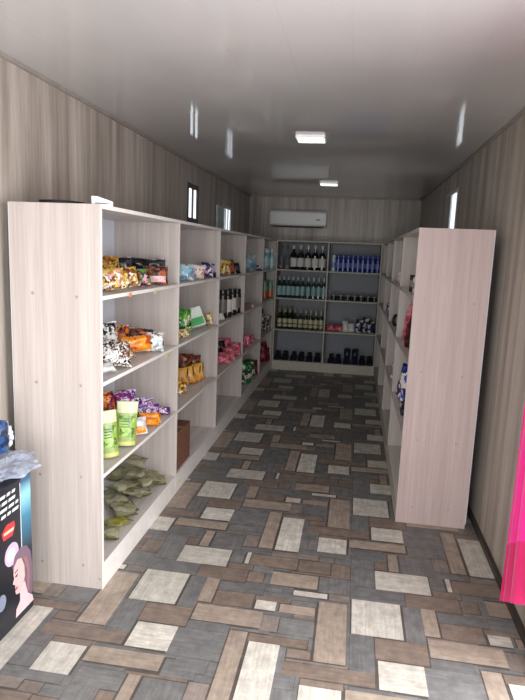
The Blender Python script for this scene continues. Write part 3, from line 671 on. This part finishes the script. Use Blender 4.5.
# ------------------------------------------------------------------ air conditioner, lights
def aircon():
    x0, x1, z0, z1, d = -1.25, -.455, 2.0, 2.222, .19
    root = empty('air_conditioner', (x0, YB, z0)); tag(root, 'white split air conditioner high on the back wall', 'air conditioner')
    w, h = x1-x0, z1-z0; mw = plain((226, 228, 228), .35, var=.03)
    prof = [(0, 0), (-.10, 0), (-d+.012, .012), (-d, .03), (-d, h-.025), (-d+.02, h-.004), (-d+.05, h), (0, h)]
    n = len(prof); vs = [(0, y, z) for y, z in prof]+[(w, y, z) for y, z in prof]
    MB().add(vs, [tuple(range(n))[::-1], tuple(range(n, 2*n))]+[(i, (i+1) % n, (i+1) % n+n, i+n) for i in range(n)]).build('housing', mw, root)
    MB().box(.012, w-.012, -d-.004, -d, .034, h-.03, .003).build('front_panel', plain((232, 234, 234), .3, var=.02), root)
    MB().box(.04, w-.04, -.155, -.06, -.004, .016).build('air_outlet', plain((40, 42, 44), .6), root)
    MB().add([(.05, -d+.006, .006), (w-.05, -d+.006, .006), (w-.05, -.105, -.012), (.05, -.105, -.012), (.05, -d+.008, .010), (w-.05, -d+.008, .010), (w-.05, -.103, -.008), (.05, -.103, -.008)], [(0, 1, 2, 3), (7, 6, 5, 4), (0, 4, 5, 1), (3, 2, 6, 7)]).build('louver', plain((96, 98, 100), .4), root)
    MB().box(w-.14, w-.08, -d-.006, -d-.004, .09, .105).build('display', plain((60, 66, 70), .2), root)
aircon()
src = None
for x, y, t in ((-.368, 4.27, 'square white LED ceiling light nearer the door'), (-.365, 6.9, 'square white LED ceiling light nearer the back wall')):
    if src is None:
        src = o = empty('ceiling_light', (x, y, HC))
        mb = MB(); a, b, t_ = .10, .093, .02
        mb.box(-a, a, -a, -b, -t_, 0); mb.box(-a, a, b, a, -t_, 0); mb.box(-a, -b, -b, b, -t_, 0); mb.box(b, a, -b, b, -t_, 0)
        mb.build('light_frame', plain((236, 236, 236), .4, emit=.2), o)
        MB().box(-b, b, -b, b, -t_+.003, -t_+.008).build('diffuser', plain((255, 252, 246), .5, emit=3, var=.01), o)
    else: o = copy_tree(src); o.location = (x, y, HC)
    tag(o, t, 'ceiling light', 'LED lights on the ceiling')

# ------------------------------------------------------------------ things on top of the left unit
o = empty('tray', (-1.43, 2.72, H)); tag(o, 'dark low round tray lying on top of the left unit near its end panel', 'tray')
MB().lathe([(.075, 0), (.10, .012), (.107, .028), (.102, .028), (.093, .016), (.06, .005)], 28).build('tray_body', plain((34, 30, 30), .5), o, smooth=True)
o = empty('white_router', (-1.125, 2.50, H), (0, 0, D(20))); tag(o, 'small white plastic box on the left unit top by its front corner', 'plastic box')
MB().poly([(-.045, 0), (.045, 0), (.045, .018), (-.02, .038), (-.045, .038)], .06).build('case', plain((226, 226, 232), .4, var=.03), o)
MB().box(-.03, .03, -.001, 0, .006, .011).build('slot', plain((120, 120, 128), .5), o)

# ------------------------------------------------------------------ printed black box with the crumpled plastic bag on it
def promo_box():
    # local frame: x along the aisle (world +y), printed face at y=0 looking to -y (world +x)
    y0, y1 = 1.70, 2.235; w = y1-y0; h = .64; d = .20
    root = empty('display_box', (-1.345, y0, 0), (0, 0, PI/2)); tag(root, 'black printed carton with a woman portrait beside the left unit', 'carton')
    mk = plain((24, 27, 36), .3, var=.2, scale=6)
    MB().box(0, w, 0, d, 0, h, .003).build('carton_body', mk, root)
    def flat(nm, pts, rgb, y, par=root, rough=.35):
        return MB().poly(pts, .0006).build(nm, plain(rgb, rough, var=.05), par, (0, y, 0))
    def ell(cx, cz, rx, rz, n=24, rot=0):
        return [(cx+rx*math.cos(2*PI*i/n)*math.cos(rot)-rz*math.sin(2*PI*i/n)*math.sin(rot), cz+rx*math.cos(2*PI*i/n)*math.sin(rot)+rz*math.sin(2*PI*i/n)*math.cos(rot)) for i in range(n)]
    # glowing cyan border strip on the right edge
    m, nt, b = new_mat('cyan_strip'); v = coords(nt); sp = N(nt, 'ShaderNodeSeparateXYZ'); nt.links.new(v, sp.inputs[0])
    nt.links.new(ramp(nt, sp.outputs['Z'], [(.30, lin((28, 34, 48))), (.46, lin((60, 130, 160))), (.56, lin((150, 214, 230))), (.62, lin((50, 96, 130)))]), b.inputs['Base Color']); b.inputs['Roughness'].default_value = .35
    MB().box(w-.075, w-.002, -.0006, 0, .03, h-.004).build('border_strip', m, root)
    MB().box(w-.083, w-.078, -.0008, 0, .33, h-.02).build('border_line', plain((210, 220, 226), .4), root)
    # lines of slanting white lettering, too small to read
    rr = random.Random(3); k = 0
    for zc in (.60, .572, .544, .516):
        x = .12
        while x < w-.11:
            ln = rr.uniform(.022, .05); x2 = min(x+ln, w-.10)
            flat('lettering', [(x, zc), (x2, zc), (x2+.005, zc+.013), (x+.005, zc+.013)], (222, 226, 230), -.0008); x = x2+.012
    # red and cream badge, pale pink roundel
    bx = flat('red_badge', [(w-.21, .42), (w-.145, .415), (w-.125, .45), (w-.13, .475), (w-.185, .48), (w-.22, .455)], (196, 56, 60), -.0008); flat('badge_stripe', [(w-.205, .44), (w-.14, .437), (w-.135, .45), (w-.205, .452)], (236, 206, 170), -.0008, bx)
    c = flat('pink_roundel', ell(w-.155, .335, .05, .05), (214, 180, 206), -.0008); flat('roundel_core', ell(w-.16, .335, .03, .03), (236, 218, 232), -.0008, c)
    flat('lower_roundel', ell(w-.235, .16, .03, .035), (130, 140, 160), -.0008)
    # portrait: a woman in profile, long brown hair
    px, pz = w-.082, .165
    P = lambda L: [(px+a*1.2, pz+b*1.2) for a, b in L]
    hair = flat('printed_hair', P([(-.06, .09), (-.045, .125), (-.01, .14), (.03, .13), (.055, .095), (.066, .03), (.064, -.07), (.03, -.09), (.0, -.06), (-.02, -.02), (-.05, .05)]), (120, 96, 112), -.0010)
    flat('printed_face', P([(-.052, .085), (-.03, .105), (-.005, .098), (.012, .06), (.014, .02), (.0, -.012), (-.022, -.028), (-.043, -.022), (-.048, -.008), (-.044, -.002), (-.05, .004), (-.046, .012), (-.049, .018), (-.062, .027), (-.052, .045), (-.056, .06)]), (224, 186, 184), -.0008, hair)
    flat('printed_shoulder', P([(-.02, -.02), (.012, -.0), (.03, -.06), (.06, -.085), (.066, -.11), (-.05, -.11), (-.045, -.08), (-.02, -.06)]), (226, 196, 200), -.0009, hair)
    flat('printed_eye', P([(-.047, .05), (-.03, .053), (-.034, .044), (-.045, .044)]), (60, 40, 44), -.0014, hair); flat('printed_brow', P([(-.05, .064), (-.03, .07), (-.03, .065), (-.048, .06)]), (80, 56, 56), -.0014, hair); flat('printed_mouth', P([(-.049, .006), (-.032, .006), (-.036, -.004), (-.046, -.004)]), (176, 84, 100), -.0014, hair)
    flat('printed_hair_strand', P([(.0, .10), (.03, .085), (.045, .03), (.04, -.06), (.025, -.04), (.028, .03), (.015, .075)]), (150, 110, 112), -.0014, hair)
    return root
promo_box()
def crumple(name, c, rx, ry, rz, mat, amp, seed, parent=None, n=26):
    mb = MB()
    def fn(a, b):
        th = 2*PI*a; ph = PI*b
        d = Vector((math.cos(th)*math.sin(ph), math.sin(th)*math.sin(ph), -math.cos(ph)))
        k = 1+amp*(noise.noise(d*2.1+Vector((seed, 0, 0)))+.7*abs(noise.noise(d*4.7+Vector((0, seed, 0))))+.4*noise.noise(d*9+Vector((0, 0, seed))))
        return (c[0]+d.x*rx*k, c[1]+d.y*ry*k, max(0, c[2]+d.z*rz*k))
    mb.grid(fn, n, n//2, True); return mb.build(name, mat, parent, smooth=False)
root = empty('plastic_bag', (-1.425, 2.13, .6405)); tag(root, 'crumpled clear plastic bag lying on the black printed carton', 'bag')
crumple('film', (.01, .05, .035), .085, .12, .045, plain((166, 174, 190), .12, alpha=.6, var=.1), .5, 3.2, root)
crumple('film_fold', (.06, .10, .03), .045, .06, .026, plain((186, 194, 206), .12, alpha=.6, var=.05), .6, 9.1, root)
root = empty('blue_bundle', (-1.475, 2.19, .737)); tag(root, 'dark blue bundle in pale wrapping on top of the clear plastic bag', 'bundle')
crumple('bundle', (0, -.03, .065), .06, .085, .075, printed([(26, 56, 100), (36, 74, 122), (18, 34, 66)], 20, .3), .35, 5.5, root); crumple('wrapping', (.005, .07, .045), .03, .02, .05, plain((206, 210, 214), .3), .5, 1.5, root)

# ------------------------------------------------------------------ pink curtain at the right
def curtain():
    root = empty('curtain', (.745, 2.585, .1)); tag(root, 'hot pink curtain hanging at the right edge by the wall', 'curtain')
    def fn(z0, z1, off=0):
        def f(a, b):
            s = a*.62; zl = z0+.56*s*(1 if z0 < .5 else 0); zh = z1+.56*s*(1 if z1 < .5 else 0); z = zl+(zh-zl)*b
            x = .026*math.sin(s*40+.5*math.sin(z*2))*(.65+.35*(1-z/2.2))+.012*math.sin(s*21)+off
            return (x, -s+.01*math.sin(z*3), z)
        return f
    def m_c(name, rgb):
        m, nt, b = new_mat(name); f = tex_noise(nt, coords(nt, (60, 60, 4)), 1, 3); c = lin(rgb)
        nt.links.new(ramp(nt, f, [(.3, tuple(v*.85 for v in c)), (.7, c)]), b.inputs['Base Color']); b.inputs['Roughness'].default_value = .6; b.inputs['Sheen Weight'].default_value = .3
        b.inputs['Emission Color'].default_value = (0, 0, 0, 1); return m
    MB().grid(fn(.27, 2.2), 80, 20).build('drape', m_c('pink_cloth', (250, 30, 150)), root, smooth=True)
    MB().grid(fn(.0, .27), 80, 6).build('lower_band', m_c('deep_pink_cloth', (214, 16, 104)), root, smooth=True)  # lower part of the drape in a deeper pink
    MB().lathe([(.009, -.64), (.009, .03)], 10).build('curtain_rod', plain((190, 190, 190), .3, 1), root, (0, 0, 2.2), (-PI/2, 0, 0))
curtain()

# ------------------------------------------------------------------ let every good rest on its board, inside its bay, clear of its neighbours
from mathutils.bvhtree import BVHTree
bpy.context.view_layer.update()
def kids(o):
    r = [o]
    for c in CH_[o.name]: r += kids(c)
    return r
CH_ = {o.name: [] for o in COL.objects}
for o in COL.objects:
    if o.parent: CH_[o.parent.name].append(o)
GOODS = [o for o in COL.objects if o.parent is None and 'label' in o and o.get('category') not in ('shelving unit', 'air conditioner', 'ceiling light', 'curtain', 'tray', 'plastic box', 'bundle') and o.name != 'display_box' and 'crumpled clear' not in o['label']]
def verts(o):
    return [k.matrix_world @ v.co for k in kids(o) if k.type == 'MESH' for v in k.data.vertices]
def bay_of(p):
    if p.y > YBK: 
        c = -1.092+.712
        a = (-1.092+T, c-T/2) if p.x < c else (c+T/2, -1.092+1.43-T)
        return (*a, YBK+.008, YBK+.42)
    if p.x < -.9:
        e = [YLE+v for v in bl]; xs = (XL-DL+.005, XL-.002)
    else:
        e = [YBK-v for v in (4.522, 3.39, 2.26, 1.13, 0)]; xs = (XR+.002, XR+DR-.005)
    for a, b in zip(e, e[1:]):
        if a <= p.y <= b: return (*xs, a+T, b-T)
    return (*xs, e[0]+T, e[-1]-T)
st = []
for o in GOODS:
    base = max(z for z in LV if z <= o.location.z+.012)
    vs = verts(o); off = o.location.copy()
    lo = Vector([min(v[i] for v in vs) for i in range(3)]); hi = Vector([max(v[i] for v in vs) for i in range(3)])
    lift = o.location.z-base
    st.append(dict(o=o, base=base, bay=bay_of((lo+hi)/2), lo=lo, hi=hi, fs=None, layer=o.get('category') == 'sachet', lift=lift))
def move(d, dx, dy, dz):
    v = Vector((dx, dy, dz)); d['o'].location += v; d['lo'] += v; d['hi'] += v; d['tree'] = None
def clamp(d):
    x0, x1, y0, y1 = d['bay']; e = .002
    dx = max(0, x0+e-d['lo'].x) or -max(0, d['hi'].x-x1+e); dy = max(0, y0+e-d['lo'].y) or -max(0, d['hi'].y-y1+e)
    move(d, dx, dy, 0)
for d in st:
    d['tree'] = None; clamp(d)
    if not (d['layer'] and d['lift'] > .03): move(d, 0, 0, d['base']+.0012-d['lo'].z)
MESH = {}
def tree(d):
    if d['tree'] is None:
        o = d['o']; k = o.name
        if k not in MESH:
            vs = []; fs = []
            for c in kids(o):
                if c.type != 'MESH': continue
                b = len(vs); vs += [c.matrix_world @ v.co for v in c.data.vertices]; fs += [tuple(b+i for i in p.vertices) for p in c.data.polygons]
            MESH[k] = (vs, fs)
        bpy.context.view_layer.update()
        base = MESH[k]; off = o.matrix_world.translation-ORG_[k]
        d['tree'] = BVHTree.FromPolygons([v+off for v in base[0]], base[1])
    return d['tree']
bpy.context.view_layer.update(); ORG_ = {d['o'].name: d['o'].matrix_world.translation.copy() for d in st}
def hit(a, b):
    if any(min(a['hi'][i], b['hi'][i]) <= max(a['lo'][i], b['lo'][i]) for i in range(3)): return False
    return bool(tree(a).overlap(tree(b)))
for _ in range(30):
    n = 0
    for i in range(len(st)):
        for j in range(i+1, len(st)):
            a, b = st[i], st[j]
            if a['base'] != b['base'] or a['bay'] != b['bay'] or not hit(a, b): continue
            n += 1
            ca, cb = (a['lo']+a['hi'])/2, (b['lo']+b['hi'])/2
            if a['layer']:
                t = a if ca.z > cb.z else b; move(t, 0, 0, .003); continue
            v = (cb-ca); v.z = 0
            v = v.normalized()*.006 if v.length > 1e-4 else Vector((-.006, .0, 0))
            move(a, -v.x, -v.y, 0); move(b, v.x, v.y, 0); clamp(a); clamp(b)
    if n == 0: break
print('unresolved contacts', n)

# ------------------------------------------------------------------ light
w = bpy.data.worlds.new('World'); scene.world = w; w.use_nodes = True
nt = w.node_tree; bg = nt.nodes['Background']; bg.inputs['Color'].default_value = (.93, .97, 1, 1); bg.inputs['Strength'].default_value = 1.9
def area(name, loc, rot, sx, sy, power, col, spread=180):
    l = bpy.data.lights.new(name, 'AREA'); l.shape = 'RECTANGLE'; l.size = sx; l.size_y = sy; l.energy = power; l.spread = D(spread); l.color = col
    o = bpy.data.objects.new(name, l); COL.objects.link(o); o.location = loc; o.rotation_euler = rot; return o
area('door_daylight', (-.35, -.6, 1.5), (D(66), 0, 0), 2.0, 1.9, 25, (1, .975, .96), 130)
area('side_door_daylight', (WR+.25, 1.25, 1.25), (0, D(68), 0), 1.9, 1.75, 95, (.98, .985, 1))
area('ground_bounce_fill', (-.3, -.75, .12), (D(140), 0, 0), 2.2, 1.2, 74, (1, .97, .94))  # added lamp low outside the open front, brightens the near ceiling
for x, y, e in ((-.368, 4.27, .15), (-.365, 6.9, .1)):
    area('ceiling_led', (x, y, HC-.05), (0, 0, 0), .2, .2, e, (1, .98, .95))
scene.view_settings.view_transform = 'Standard'; scene.view_settings.look = 'None'; scene.view_settings.exposure = 0
